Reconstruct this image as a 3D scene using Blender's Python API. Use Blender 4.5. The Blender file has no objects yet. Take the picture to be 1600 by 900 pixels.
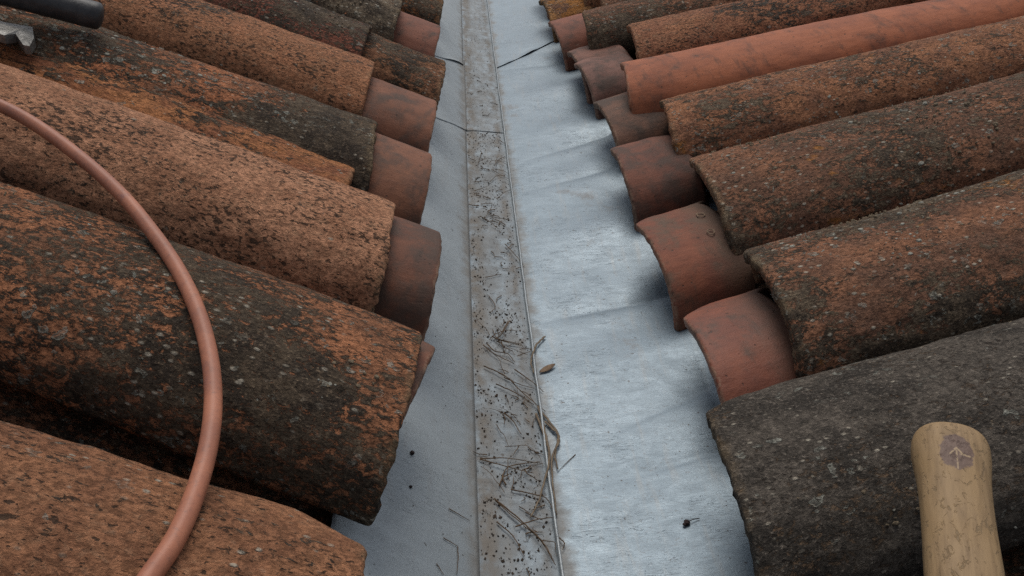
import bpy, math, random
import numpy as np
from mathutils import Vector, Matrix, noise

S = bpy.context.scene
C = S.collection

# ------------------------------------------------------------------ camera
cam_d = bpy.data.cameras.new("camera")
cam = bpy.data.objects.new("camera", cam_d)
C.objects.link(cam)
cam_d.sensor_width = 36.0
cam_d.lens = 36.0 * 1300 / 1600
cam_d.clip_start = 0.02
cam_d.clip_end = 500
cam.matrix_world = Matrix(((0.99589, -0.02698, -0.08648, -0.1125),
                           (-0.05795, 0.54407, -0.83703, 0.0),
                           (0.06964, 0.8386, 0.54027, 0.6),
                           (0, 0, 0, 1)))
S.camera = cam

# ------------------------------------------------------------------ light
SUN_EL, SUN_ROT = math.radians(57), math.radians(8)
w = bpy.data.worlds.new("World")
S.world = w
w.use_nodes = True
wn = w.node_tree
sky = wn.nodes.new('ShaderNodeTexSky')
sky.sky_type = 'NISHITA'
sky.sun_disc = False
sky.sun_elevation = SUN_EL
sky.sun_rotation = SUN_ROT
sky.dust_density = 2.5
sky.air_density = 1.0
bg = wn.nodes['Background']
bg.inputs['Strength'].default_value = 0.095
hs = wn.nodes.new('ShaderNodeHueSaturation')          # thin overcast: the blue is washed out
hs.inputs['Saturation'].default_value = .40
wn.links.new(sky.outputs[0], hs.inputs['Color'])
wn.links.new(hs.outputs[0], bg.inputs[0])
sd = bpy.data.lights.new("sun", 'SUN')
sd.energy = 1.3
sd.angle = math.radians(32)
sd.color = (1.0, 0.95, 0.88)
sun = bpy.data.objects.new("sun", sd)
C.objects.link(sun)
az = SUN_ROT + math.pi / 2
sdir = Vector((math.cos(SUN_EL) * math.cos(az), math.cos(SUN_EL) * math.sin(az), math.sin(SUN_EL)))
sun.rotation_euler = sdir.to_track_quat('Z', 'Y').to_euler()
sun.location = (0, 0, 6)
S.view_settings.view_transform = 'Standard'
S.view_settings.look = 'None'
S.view_settings.gamma = 1
S.view_settings.exposure = 0.27

# ------------------------------------------------------------------ helpers
def link(name, me, mat=None, parent=None, loc=None):
    o = bpy.data.objects.new(name, me)
    C.objects.link(o)
    if mat is not None and me is not None:
        me.materials.append(mat)
    if parent is not None:
        o.parent = parent
    if loc is not None:
        o.location = loc
    return o

def tag(o, label=None, cat=None, group=None, kind=None):
    if label: o['label'] = label
    if cat: o['category'] = cat
    if group: o['group'] = group
    if kind: o['kind'] = kind
    return o

def mesh(name, V, F, smooth=True):
    me = bpy.data.meshes.new(name)
    me.from_pydata([tuple(map(float, v)) for v in V], [], F)
    if smooth:
        me.polygons.foreach_set('use_smooth', [True] * len(me.polygons))
    me.update()
    return me

def frame(d, n):
    d = Vector(d).normalized()
    lat = Vector(n).cross(d).normalized()
    nn = d.cross(lat)
    return d, lat, nn

def fnoise(p, o=4):
    return noise.fractal(p, 1.0, 2.0, o)

# ------------------------------------------------------------------ material nodes
class NT:
    def __init__(self, name):
        self.m = bpy.data.materials.new(name)
        self.m.use_nodes = True
        self.t = self.m.node_tree
        self.b = self.t.nodes['Principled BSDF']
    def n(self, typ, **kw):
        x = self.t.nodes.new(typ)
        for k, v in kw.items():
            setattr(x, k, v)
        return x
    def put(self, sock, v):
        if isinstance(v, bpy.types.NodeSocket):
            self.t.links.new(v, sock)
        elif isinstance(v, (tuple, list)) and sock.type == 'RGBA' and len(v) == 3:
            sock.default_value = (*v, 1)
        else:
            sock.default_value = v
    def coord(self, scale=(1, 1, 1), loc=(0, 0, 0)):
        tc = self.n('ShaderNodeTexCoord')
        mp = self.n('ShaderNodeMapping')
        self.put(mp.inputs['Vector'], tc.outputs['Object'])
        mp.inputs['Scale'].default_value = scale
        mp.inputs['Location'].default_value = loc
        return mp.outputs[0]
    def attr(self, name):
        x = self.n('ShaderNodeAttribute', attribute_name=name)
        return x.outputs['Fac']
    def noise(self, co, scale, detail=4, rough=.55, dist=0.0):
        x = self.n('ShaderNodeTexNoise')
        self.put(x.inputs['Vector'], co)
        x.inputs['Scale'].default_value = scale
        x.inputs['Detail'].default_value = detail
        x.inputs['Roughness'].default_value = rough
        x.inputs['Distortion'].default_value = dist
        return x.outputs['Fac']
    def vor(self, co, scale, feature='F1'):
        x = self.n('ShaderNodeTexVoronoi', feature=feature)
        self.put(x.inputs['Vector'], co)
        x.inputs['Scale'].default_value = scale
        return x
    def math(self, op, a, b=0.0, c=0.0, clamp=False):
        x = self.n('ShaderNodeMath', operation=op, use_clamp=clamp)
        self.put(x.inputs[0], a); self.put(x.inputs[1], b); self.put(x.inputs[2], c)
        return x.outputs[0]
    def step(self, v, lo, hi, a=0.0, b=1.0):
        x = self.n('ShaderNodeMapRange', interpolation_type='SMOOTHSTEP')
        self.put(x.inputs['Value'], v)
        x.inputs['From Min'].default_value = lo
        x.inputs['From Max'].default_value = hi
        x.inputs['To Min'].default_value = a
        x.inputs['To Max'].default_value = b
        return x.outputs['Result']
    def mix(self, f, a, b, blend='MIX'):
        x = self.n('ShaderNodeMix', data_type='RGBA', blend_type=blend)
        self.put(x.inputs[0], f)
        self.put(x.inputs[6], a); self.put(x.inputs[7], b)
        return x.outputs[2]
    def bump(self, h, strength=1.0, dist=.001, normal=None):
        x = self.n('ShaderNodeBump')
        x.inputs['Strength'].default_value = strength
        x.inputs['Distance'].default_value = dist
        self.put(x.inputs['Height'], h)
        if normal is not None:
            self.put(x.inputs['Normal'], normal)
        return x.outputs[0]
    def sep(self, co):
        x = self.n('ShaderNodeSeparateXYZ')
        self.put(x.inputs[0], co)
        return x.outputs

def tile_mat(name, seed, clayA=(.30, .125, .066), clayB=(.20, .075, .040), crust=(.030, .024, .019),
             crust2=(.085, .066, .048), crust_amt=.3, speck=.5, flake=.3, rosette=.2, ochre=.15,
             stretch=.58, rough=.92, bump=1.0, spec=.2, pale=.2, pale_col=(.41, .245, .145)):
    """old fired clay: clay body, dark biological crust, pits, pale flakes, lichen rosettes, ochre lichen"""
    T = NT(name)
    r = random.Random(seed)
    off = (r.uniform(-9, 9), r.uniform(-9, 9), r.uniform(-9, 9))
    g_ = 1.28
    clayA, clayB = [(q[0] * 1.0, q[1] * 1.0, q[2] * .95) for q in (clayA, clayB)]
    clayA, clayB, crust, crust2 = [tuple(c * g_ for c in q) for q in (clayA, clayB, crust, crust2)]
    co = T.coord((stretch, 1, 1), off)
    iso = T.coord((.8, 1, 1), off)
    big = T.noise(co, 11, 3, .55)
    mid = T.noise(co, r.uniform(90, 165), 9, .72, r.uniform(.2, .9))
    mid2 = T.noise(iso, 24, 8, .62)
    fine = T.noise(co, 380, 6, .72)
    fine2 = T.noise(iso, 420, 4, .6)
    col = T.mix(T.step(mid2, .38, .62), clayA, clayB)
    col = T.mix(T.math('MULTIPLY', T.step(mid, .50, .66), pale), col, pale_col)
    col = T.mix(T.step(fine, .35, .75, 0, .30), col, tuple(c * .55 for c in clayB))
    # ochre lichen film
    och = T.noise(iso, 17, 7, .66)
    t = .70 - .22 * ochre
    col = T.mix(T.math('MULTIPLY', T.step(och, t, t + .05), .75), col, (.33, .135, .028))
    # crust
    cf = T.math('ADD', T.math('MULTIPLY', mid, .72), T.math('MULTIPLY', big, .28))
    cf = T.math('ADD', cf, T.math('MULTIPLY', T.math('SUBTRACT', fine, .5), .34))
    cf = T.math('ADD', cf, T.math('MULTIPLY', T.math('SUBTRACT', T.noise(iso, 5.5, 3, .5), .5), .42))
    t = .655 - .30 * crust_amt
    cm = T.step(cf, t - .018, t + .03)
    ccol = T.mix(T.step(mid2, .4, .62), crust, crust2)
    ccol = T.mix(T.step(fine2, .52, .72, 0, .8), ccol, tuple(min(1, c * 2.1) for c in crust2))
    col = T.mix(cm, col, ccol)
    # pits / specks, stretched along the tile
    sp = T.noise(T.coord((stretch * .95, 1, 1), (off[1], off[2], off[0])), 250, 3, .55, .4)
    spm = T.noise(iso, 13, 3)
    t = .72 - .16 * speck
    spk = T.step(T.math('ADD', sp, T.math('MULTIPLY', T.math('SUBTRACT', spm, .5), .42)), t, t + .035)
    col = T.mix(T.math('MULTIPLY', spk, .82), col, (.034, .025, .018))
    sp2 = T.noise(T.coord((stretch * 1.2, 1, 1), (off[0], off[2], off[1])), 520, 2, .5)
    col = T.mix(T.math('MULTIPLY', T.step(sp2, .62, .70), .55 * min(1, speck + .3)), col, (.045, .032, .024))
    # pale flakes
    v = T.vor(T.coord((.62, 1, 1), (off[2], off[0], off[1])), r.uniform(150, 240))
    vs = T.sep(v.outputs['Color'])
    clus = T.noise(iso, 21, 5, .6)
    fk = T.math('MULTIPLY', T.step(v.outputs['Distance'], .18, .42, 1, 0), T.step(vs[0], 1 - .30 * flake, 1 - .30 * flake + .04))
    fk = T.math('MULTIPLY', fk, T.step(clus, .40, .58))
    col = T.mix(T.math('MULTIPLY', fk, .9), col, (.40, .355, .28))
    # lichen rosettes: ring edge, darker middle
    dn = T.n('ShaderNodeVectorMath', operation='ADD')
    nz = T.n('ShaderNodeTexNoise'); T.put(nz.inputs['Vector'], iso); nz.inputs['Scale'].default_value = 150; nz.inputs['Detail'].default_value = 3
    sc = T.n('ShaderNodeVectorMath', operation='SCALE'); T.put(sc.inputs[0], nz.outputs['Color']); sc.inputs['Scale'].default_value = .016
    T.put(dn.inputs[0], iso); T.put(dn.inputs[1], sc.outputs[0])
    rz = 0.0
    for k, s_ in enumerate((85, 170)):
        v2 = T.vor(dn.outputs[0], s_)
        c2 = T.sep(v2.outputs['Color'])
        d2 = v2.outputs['Distance']
        ring = T.math('SUBTRACT', T.step(d2, .30, .38, 1, 0), T.math('MULTIPLY', T.step(d2, .14, .26, 1, 0), .65))
        tt = 1 - .36 * rosette
        ring = T.math('MULTIPLY', ring, T.step(c2[1 if k else 0], tt, tt + .02))
        rz = T.math('MAXIMUM', rz, ring)
    clus2 = T.noise(T.coord((.7, 1, 1), (off[1], off[0], off[2])), 10, 3)
    rz = T.math('MULTIPLY', rz, T.step(clus2, .42, .52))
    lcol = T.mix(T.step(fine2, .35, .65), (.20, .20, .165), (.40, .40, .34))
    col = T.mix(T.math('MULTIPLY', rz, .7), col, lcol)
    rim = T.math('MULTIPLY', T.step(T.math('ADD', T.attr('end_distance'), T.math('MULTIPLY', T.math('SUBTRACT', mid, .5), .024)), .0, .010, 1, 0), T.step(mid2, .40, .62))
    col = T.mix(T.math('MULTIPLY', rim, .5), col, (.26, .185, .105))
    g1 = T.noise(T.coord((min(1, stretch * 1.5), 1, 1), (off[2], off[1], off[0])), 230, 4, .62, .5)
    gf = T.step(g1, .32, .70, .66, 1.45)
    gm = T.n('ShaderNodeVectorMath', operation='SCALE')
    T.put(gm.inputs[0], col); T.put(gm.inputs['Scale'], gf)
    col = gm.outputs[0]
    T.put(T.b.inputs['Base Color'], col)
    T.b.inputs['Roughness'].default_value = rough
    T.b.inputs['Specular IOR Level'].default_value = spec
    h = T.math('ADD', T.math('ADD', T.math('MULTIPLY', mid, .8), T.math('MULTIPLY', g1, .6)), T.math('MULTIPLY', fine, .45))
    h = T.math('ADD', h, T.math('MULTIPLY', cm, .22))
    h = T.math('ADD', h, T.math('MULTIPLY', fine2, .25))
    h = T.math('SUBTRACT', h, T.math('MULTIPLY', spk, .45))
    h = T.math('ADD', h, T.math('MULTIPLY', T.math('ADD', rz, fk), .35))
    T.put(T.b.inputs['Normal'], T.bump(h, 1.0, .0060 * bump))
    return T.m

def red_mat(name, seed, a=(.235, .082, .042), b=(.165, .058, .034), dirt=.4, dust=.3, dirt_col=(.060, .042, .032), grad=0.0, rough=.75):
    """newer smooth clay: even body, faint wire-cut grain, dirt veil and a few pale scrapes"""
    T = NT(name)
    r = random.Random(seed)
    off = (r.uniform(-9, 9), r.uniform(-9, 9), r.uniform(-9, 9))
    co = T.coord((.35, 1, 1), off)
    iso = T.coord((1, 1, 1), off)
    big = T.noise(iso, 14, 5, .6)
    grain = T.noise(co, 150, 6, .65)
    fine = T.noise(iso, 420, 4, .6)
    a = tuple(c * .88 for c in a); b = tuple(c * .80 for c in b)
    col = T.mix(T.step(big, .35, .65), a, b)
    col = T.mix(T.step(grain, .4, .7, 0, .35), col, tuple(c * .6 for c in b))
    dn = T.noise(iso, 26, 8, .66)
    t = .60 - .28 * dirt
    dm = T.step(T.math('ADD', T.math('MULTIPLY', dn, .6), T.math('MULTIPLY', big, .4)), t - .05, t + .10)
    if grad:
        x = T.attr('end_distance')
        g = T.step(T.math('ADD', x, T.math('MULTIPLY', T.math('SUBTRACT', dn, .5), .05)), .035, .095)
        dm = T.math('MAXIMUM', dm, T.math('MULTIPLY', g, grad))
    col = T.mix(T.math('MULTIPLY', dm, .75), col, dirt_col)
    # dusty pale scrapes and crumbs
    sp = T.noise(T.coord((.7, 1, 1), (off[2], off[0], off[1])), 190, 5, .6, .5)
    cl = T.noise(iso, 19, 3)
    t = .73 - .10 * dust
    ds = T.math('MULTIPLY', T.step(sp, t, t + .05), T.step(cl, .42, .6))
    col = T.mix(T.math('MULTIPLY', ds, .6), col, (.40, .30, .22))
    pk = T.noise(iso, 130, 2, .5)
    pkm = T.step(pk, .70, .735)
    col = T.mix(T.math('MULTIPLY', pkm, .75), col, (.05, .030, .022))
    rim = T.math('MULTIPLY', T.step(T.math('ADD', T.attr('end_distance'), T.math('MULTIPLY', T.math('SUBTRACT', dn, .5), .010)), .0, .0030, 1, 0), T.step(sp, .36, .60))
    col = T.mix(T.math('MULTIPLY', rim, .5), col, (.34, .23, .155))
    wt = T.noise(T.coord((1.6, .5, 1), (off[1], off[0], off[2])), 30, 6, .65)          # water marks down the flanks
    col = T.mix(T.step(wt, .52, .70, 0, .55), col, tuple(c * .75 for c in dirt_col))
    T.put(T.b.inputs['Base Color'], col)
    T.b.inputs['Roughness'].default_value = rough
    T.b.inputs['Specular IOR Level'].default_value = .3
    h = T.math('ADD', T.math('MULTIPLY', grain, .5), T.math('MULTIPLY', fine, .35))
    h = T.math('ADD', h, T.math('MULTIPLY', big, .6))
    h = T.math('SUBTRACT', h, T.math('MULTIPLY', pkm, .35))
    T.put(T.b.inputs['Normal'], T.bump(h, .8, .0014))
    return T.m

def zinc_mat(name, seed, dirty=0.0, spill=True, tint=(.232, .282, .318), rough=.40, mott=.5):
    T = NT(name)
    r = random.Random(seed)
    off = (r.uniform(-9, 9), r.uniform(-9, 9), r.uniform(-9, 9))
    iso = T.coord((1, 1, 1), off)
    acr = T.coord((1, 2.2, 1), off)          # flecks run across the sheet
    alo = T.coord((5, .5, 1), off)           # streaks run down the sheet
    big = T.noise(iso, 7, 4, .6)
    mid = T.noise(acr, 38, 8, .65, .4)
    fine = T.noise(acr, 225, 6, .70, 1.0)
    stre = T.noise(alo, 22, 6, .6)
    col = T.mix(T.step(mid, .30, .72, 0, .7), tint, tuple(c * .80 for c in tint))
    col = T.mix(T.step(big, .42, .66, 0, .25), col, tuple(c * 1.15 for c in tint))
    col = T.mix(T.step(stre, .52, .72, 0, .35), col, (.26, .26, .25))
    fm = T.step(fine, .56, .66)
    col = T.mix(T.math('MULTIPLY', fm, mott), col, (.20, .215, .225))
    fw = T.step(fine, .36, .28)
    col = T.mix(T.math('MULTIPLY', fw, mott * .7), col, (.62, .64, .65))
    # dark pin specks
    ps = T.noise(iso, 170, 2, .5)
    pm = T.math('MULTIPLY', T.step(ps, .715, .74), .8)
    col = T.mix(pm, col, (.045, .040, .035))
    # rusty / earthy stains
    st = T.noise(T.coord((1, .8, 1), (off[1], off[2], off[0])), 9, 7, .68)
    sm = T.step(st, .60, .72, 0, .45)
    col = T.mix(sm, col, (.17, .135, .10))
    metal = T.math('SUBTRACT', .34, T.math('ADD', T.math('MULTIPLY', pm, .7), T.math('MULTIPLY', sm, .9)), clamp=True)
    rg = T.math('ADD', T.math('ADD', T.step(mid, .3, .7, rough - .03, rough + .06), T.step(big, .38, .62, -.04, .04)), T.math('MULTIPLY', T.math('ADD', fm, sm), .12))
    hh = T.math('ADD', T.math('MULTIPLY', fine, .6), T.math('MULTIPLY', mid, .25))
    if spill and not dirty:                    # silt washed a little way over both margins of the strip
        d1 = T.noise(iso, 34, 8, .66)
        ex = T.math('ADD', T.sep(T.coord())[0], T.math('MULTIPLY', T.math('SUBTRACT', d1, .5), .045))
        sp_ = T.math('MULTIPLY', T.step(ex, -.088, -.070), T.step(ex, .016, -.002))
        col = T.mix(T.math('MULTIPLY', sp_, .6), col, (.165, .135, .102))
        rg = T.math('ADD', rg, T.math('MULTIPLY', sp_, .2))
    if dirty:
        d1 = T.noise(iso, 34, 8, .66)
        d2 = T.noise(T.coord((1, .35, 1), off), 60, 6, .6)
        dm = T.step(T.math('ADD', T.math('MULTIPLY', d1, .55), T.math('MULTIPLY', d2, .45)), .52 - .22 * dirty, .74 - .18 * dirty, .15, 1.0)
        dcol = T.mix(T.noise(iso, 120, 5, .6), (.135, .105, .074), (.205, .172, .134))
        ex = T.math('ADD', T.sep(T.coord())[0], T.math('MULTIPLY', T.math('SUBTRACT', d1, .5), .030))
        edge = T.math('MULTIPLY', T.step(ex, -.078, -.066), T.step(ex, .002, -.014))
        bands = T.math('ADD', T.step(ex, -.046, -.060), T.step(ex, -.022, -.010))      # silt lies along both margins
        dm = T.math('MULTIPLY', T.math('MULTIPLY', dm, T.math('ADD', T.math('MULTIPLY', edge, .85), .15)), T.math('ADD', T.math('MULTIPLY', bands, .4), .6))
        col = T.mix(T.math('MULTIPLY', dm, .80), col, dcol)
        g1 = T.noise(T.coord((1, .5, 1), off), 250, 4, .6, 1.0)
        g2 = T.noise(iso, 26, 4)
        gm = T.step(T.math('ADD', g1, T.math('MULTIPLY', T.math('SUBTRACT', g2, .5), .3)), .63, .68)
        col = T.mix(T.math('MULTIPLY', gm, .55), col, (.060, .046, .034))
        metal = T.math('MULTIPLY', metal, T.math('SUBTRACT', 1.0, T.math('MULTIPLY', dm, .9), clamp=True))
        rg = T.math('ADD', rg, T.math('MULTIPLY', dm, .35), clamp=True)
        hh = T.math('ADD', hh, T.math('MULTIPLY', gm, .8))
    T.put(T.b.inputs['Base Color'], col)
    T.put(T.b.inputs['Metallic'], metal)
    T.put(T.b.inputs['Roughness'], rg)
    # hairline scratches
    sc1 = T.noise(T.coord((3, 30, 1), off), 9, 2, .4, 1.5)
    sl = T.math('MULTIPLY', T.step(T.math('ABSOLUTE', T.math('SUBTRACT', sc1, .5)), .0, .006, 1, 0), T.step(T.noise(iso, 17, 2), .52, .60))
    hh = T.math('SUBTRACT', hh, T.math('MULTIPLY', sl, .8))
    col = T.mix(T.math('MULTIPLY', sl, .45), col, (.12, .125, .13))
    T.put(T.b.inputs['Base Color'], col)
    T.put(T.b.inputs['Normal'], T.bump(hh, .6, .0009))
    return T.m

def plain_mat(name, col, col2=None, rough=.8, scale=60, metallic=0.0, spec=.3, bump=.001, stretch=(1, 1, 1), lo=.35, hi=.65):
    T = NT(name)
    co = T.coord(stretch)
    a = T.noise(co, scale, 6, .62)
    T.put(T.b.inputs['Base Color'], T.mix(T.step(a, lo, hi), col, col2 or tuple(c * .6 for c in col)))
    T.b.inputs['Roughness'].default_value = rough
    T.b.inputs['Metallic'].default_value = metallic
    T.b.inputs['Specular IOR Level'].default_value = spec
    T.put(T.b.inputs['Normal'], T.bump(T.noise(co, scale * 3, 5, .6), .6, bump))
    return T.m

# ------------------------------------------------------------------ valley gutter
LAP = 0.0007
RIDGES = [  # y at the fold, slope along x, amplitude at the outer edge, width
    (.845, .27, .0110, .034), (.800, .27, -.0055, .040), (.725, .27, .0035, .035), (.605, .50, .0035, .030),
    (.560, .25, .0045, .022), (.520, .22, -.0040, .045), (.935, .30, -.0045, .050), (1.03, .32, .0050, .045),
    (1.12, .40, -.0040, .050), (1.20, .45, .0050, .030), (1.31, .60, .0060, .030), (1.27, .55, -.0040, .040),
    (1.44, .20, .0055, .035), (1.52, .35, -.0040, .060), (1.62, .40, .0055, .040), (1.72, .30, -.0045, .050),
    (1.817, .18, .0080, .030), (1.96, .3, .006, .05), (2.1, .3, -.006, .05), (.42, .3, .004, .04), (.66, .35, -.003, .04)]
def zr(x, y):
    z = .14 * min(x, .19) + .48 * min(.05, max(0, x - .19))      # upstand added under the tiles, shaped to brighten their dark hollow ends
    k = min(1.0, max(0.0, (x - .006) / .16)) ** 1.1
    for y0, s, a, wd in RIDGES:
        t = (y - y0 - s * x) / wd
        if -3 < t < 3:
            z += k * (a * math.exp(-t * t) if wd > .034 else -1.15 * a * math.exp(-abs(t) * (.95 if t > 0 else 2.8)))
    z += .0022 * noise.noise((x * 9, y * 6, 3.1)) * min(1, x / .04)
    z += .0007 * noise.noise((x * 34, y * 24, 7.7)) * min(1, x / .02)
    return z
def zl(x, y):
    if x > -.072:
        z = -.08 * x
    else:
        q = -x - .072
        z = .08 * .072 + q * .74
    k = min(1, max(0, (-x - .05) / .05))
    z += .0020 * k * noise.noise((x * 10, y * 5, 9.3)) + .0004 * noise.noise((x * 40, y * 22, 1.9))
    z += .0006 * noise.noise((x * 22, y * 9, 4.4)) * min(1, -x / .02)
    return z

def sheet(name, fx, x0, x1, ylo, yhi, zf, lift, mat, parent, step=.0035, curl=.0006, thick=.0008):
    nx = max(3, int((x1 - x0) / step))
    V, F = [], []
    ylen = yhi((x0 + x1) / 2) - ylo((x0 + x1) / 2)
    ny = int(ylen / (step * 1.25))
    for j in range(ny + 1):
        v = j / ny
        for i in range(nx + 1):
            x = x0 + (x1 - x0) * i / nx
            a, b = ylo(x), yhi(x)
            y = a + (b - a) * v
            cz = curl * (.7 + 1.3 * noise.noise((x * 30, a * 3, 2))) * math.exp(-((y - a) / .012) ** 2) if curl else 0
            V.append((x, y, zf(x, y) + lift + cz))
    for j in range(ny):
        for i in range(nx):
            p = j * (nx + 1) + i
            F.append((p, p + 1, p + nx + 2, p + nx + 1))
    o = link(name, mesh(name, V, F), mat, parent)
    md = o.modifiers.new('solid', 'SOLIDIFY')
    md.thickness = thick
    md.offset = -1
    return o

gutter = link('valley_gutter', None)
tag(gutter, 'bluish grey zinc valley gutter running up between the two tiled roof slopes', 'gutter')
Z1 = zinc_mat('zinc_flank', 1, mott=.32, rough=.52, tint=(.300, .335, .350))  # left sheets: same zinc, tint lightened to make up for dimmer light there
Z2 = zinc_mat('zinc_wide', 2, mott=.80, rough=.44, tint=(.198, .252, .292))  # right sheets: same zinc, tint darkened to offset their brighter lighting
Z3 = zinc_mat('zinc_trough', 3, dirty=.85, mott=.2, rough=.55)
def lerp_pts(pts):
    def f(x):
        if x <= pts[0][0]:
            (xa, ya), (xb, yb) = pts[0], pts[1]
        elif x >= pts[-1][0]:
            (xa, ya), (xb, yb) = pts[-2], pts[-1]
        else:
            for (xa, ya), (xb, yb) in zip(pts, pts[1:]):
                if xa <= x <= xb: break
        return ya + (yb - ya) * (x - xa) / (xb - xa)
    return f
lapL = lerp_pts([(-.129, 1.404), (-.095, 1.437), (-.070, 1.452), (-.058, 1.456), (.003, 1.463)])
lapL2 = lerp_pts([(-.135, 1.73), (-.082, 1.812), (-.03, 1.85)])
lapR = lerp_pts([(0, 1.835), (.17, 2.014)])
c = lambda v: (lambda x: v)
XL = -.19
o = sheet('metal_sheet', 0, -.0755, .0005, c(.05), lambda x: lapL(x) + .05, zl, 0, Z3, gutter, curl=0)
o['label'] = 'dirty lower strip along the bottom of the valley'
o = sheet('metal_sheet', 0, -.0755, .0005, lapL, c(3.3), zl, LAP, Z3, gutter)
o['label'] = 'dirty upper strip along the bottom of the valley'
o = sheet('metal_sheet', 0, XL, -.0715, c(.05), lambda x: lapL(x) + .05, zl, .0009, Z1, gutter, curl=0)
o['label'] = 'plain grey left flank sheet nearest the camera'
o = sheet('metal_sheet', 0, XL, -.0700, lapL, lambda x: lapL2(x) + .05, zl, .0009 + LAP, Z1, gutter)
o['label'] = 'middle left flank sheet'
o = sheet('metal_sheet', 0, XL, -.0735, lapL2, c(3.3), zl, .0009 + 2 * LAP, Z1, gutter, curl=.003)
o['label'] = 'topmost left flank sheet with a raised torn corner'
o = sheet('metal_sheet', 0, -.0005, .36, c(.05), lambda x: lapR(x) + .06, zr, .0006, Z2, gutter, curl=0)
o['label'] = 'wide dented right flank sheet'
o = sheet('metal_sheet', 0, -.0005, .36, lapR, c(3.3), zr, .0006 + LAP * 1.3, Z2, gutter, curl=.0025)
o['label'] = 'upper right flank sheet lapped over the wide one'
# standing seam along the fold
V, F = [], []
ys = np.arange(.05, 3.3, .006)
for y in ys:
    x = .0010 * noise.noise((0, y * 14, 2.2)) + .0004 * noise.noise((0, y * 60, 5.2))
    h = .0046 + .0014 * noise.noise((3, y * 11, 0)) + (.0016 if y > 1.46 else 0)
    t = .0014
    z0 = -.0005
    V += [(x - t, y, z0), (x - t * .9, y, h), (x - t * .3, y, h + .0007), (x + t * .6, y, h + .0005), (x + t, y, h * .8), (x + t * 1.4, y, z0)]
for j in range(len(ys) - 1):
    for i in range(5):
        p = j * 6 + i
        F.append((p, p + 6, p + 7, p + 1))
Z4 = zinc_mat('zinc_seam', 4, spill=False, mott=.3, tint=(.30, .33, .345), rough=.42)
link('seam_rib', mesh('seam_rib', V, F), Z4, gutter)

# ------------------------------------------------------------------ tiles
def tile_mesh(name, L, w0, w1, h0, h1, th, nx, na, seed, rough=.0012, chip=.004, fs=1, fc=.22, ns=0.0, wob=.004, round_=.0025):
    """half-barrel clay tile, axis +x from its lower end, crown +z; outer and inner skin, rounded rims"""
    rr = random.Random(seed)
    s = rr.uniform(0, 90)
    xs = [0, .0012, .0035] + list(np.linspace(.007, L - .004, nx)) + [L]
    V, ED = [], []
    for i, x0 in enumerate(xs):
        ED += [x0] * (2 * (na + 1))
        u = x0 / L
        w_ = w0 + (w1 - w0) * u
        h_ = h0 + (h1 - h0) * u
        dz = wob * noise.noise((u * 1.6, s, 0.3))
        dy = wob * noise.noise((u * 1.6, s, 8.3))
        rim = round_ if i == 0 else (round_ * .30 if i == 1 else (round_ if i == len(xs) - 1 else 0))
        for side in (0, 1):
            for k in range(na + 1):
                a = math.pi * k / na
                ca, sa = math.cos(a), math.sin(a)
                yy = math.copysign(abs(ca) ** .92, ca)
                zz = abs(sa) ** .88
                W, H = w_ + .004 * noise.noise((u * 2.2, a * .8, s + 4)), h_ + .004 * noise.noise((u * 2.2, a * .8, s + 6))
                ny_, nz_ = ca * H, sa * W
                q = math.hypot(ny_, nz_); ny_ /= q; nz_ /= q
                p = Vector((x0 * 11, W * yy * 26, H * zz * 26 + s))
                d = 0.0
                if side == 0:
                    d = rough * (1.2 * noise.noise(p) + fnoise(p * 3.1, 3) * .9) - rim
                else:
                    d = -th * (1 + .12 * noise.noise(p * .4)) + rim
                xe = x0
                f = max(0.0, 1 - x0 / .05)
                if f:
                    xe += f * chip * (.7 * noise.noise((a * 1.7, s, 1.1)) + .6 * noise.noise((a * 6.5, s, 2.1)) + .5 * noise.noise((a * 19, s, 5.1)))
                v = fs * yy - .58          # lower end cut back along the valley on its far flank
                xe += (fc * v if v > 0 else ns * v) * max(0.0, 1 - x0 / .2)
                V.append((xe, W * yy + d * ny_ + dy, H * zz + d * nz_ + dz))
    n1 = na + 1
    row = 2 * n1
    F = []
    m = len(xs)
    for i in range(m - 1):
        p, q = i * row, (i + 1) * row
        for k in range(na):
            F.append((p + k, p + k + 1, q + k + 1, q + k))
            F.append((p + n1 + k, q + n1 + k, q + n1 + k + 1, p + n1 + k + 1))
        F.append((p, q, q + n1, p + n1))
        F.append((p + na, p + n1 + na, q + n1 + na, q + na))
    for k in range(na):
        F.append((k, n1 + k, n1 + k + 1, k + 1))
        b = (m - 1) * row
        F.append((b + k, b + k + 1, b + n1 + k + 1, b + n1 + k))
    me = mesh(name, V, F)
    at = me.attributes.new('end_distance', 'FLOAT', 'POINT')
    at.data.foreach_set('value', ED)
    return me

DL, DR = Vector((-.952, .177, .2494)).normalized(), Vector((.9576, .1988, .2085)).normalized()
NL, NR = Vector((.25345, 0, .96735)), Vector((-.21278, 0, .9771))
roofL = link('tiled_roof', None, loc=(-.14, 1.0, .08))
tag(roofL, 'left roof slope of mottled orange and dark clay barrel tiles beside the gutter', 'roof')
roofR = link('tiled_roof', None, loc=(.19, 1.0, .04))
tag(roofR, 'right roof slope of lichened brown and red clay barrel tiles beside the gutter', 'roof')

def put_tile(side, base, d, me, mat, label=None, name='roof_tile'):
    par = roofL if side == 'L' else roofR
    d, lat, nn = frame(d, NL if side == 'L' else NR)
    o = link(name, me, mat, par)
    M = Matrix((d, lat, nn)).transposed().to_4x4()
    M.translation = Vector(base) - par.location
    o.matrix_basis = M
    if label: o['label'] = label
    return o

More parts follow.
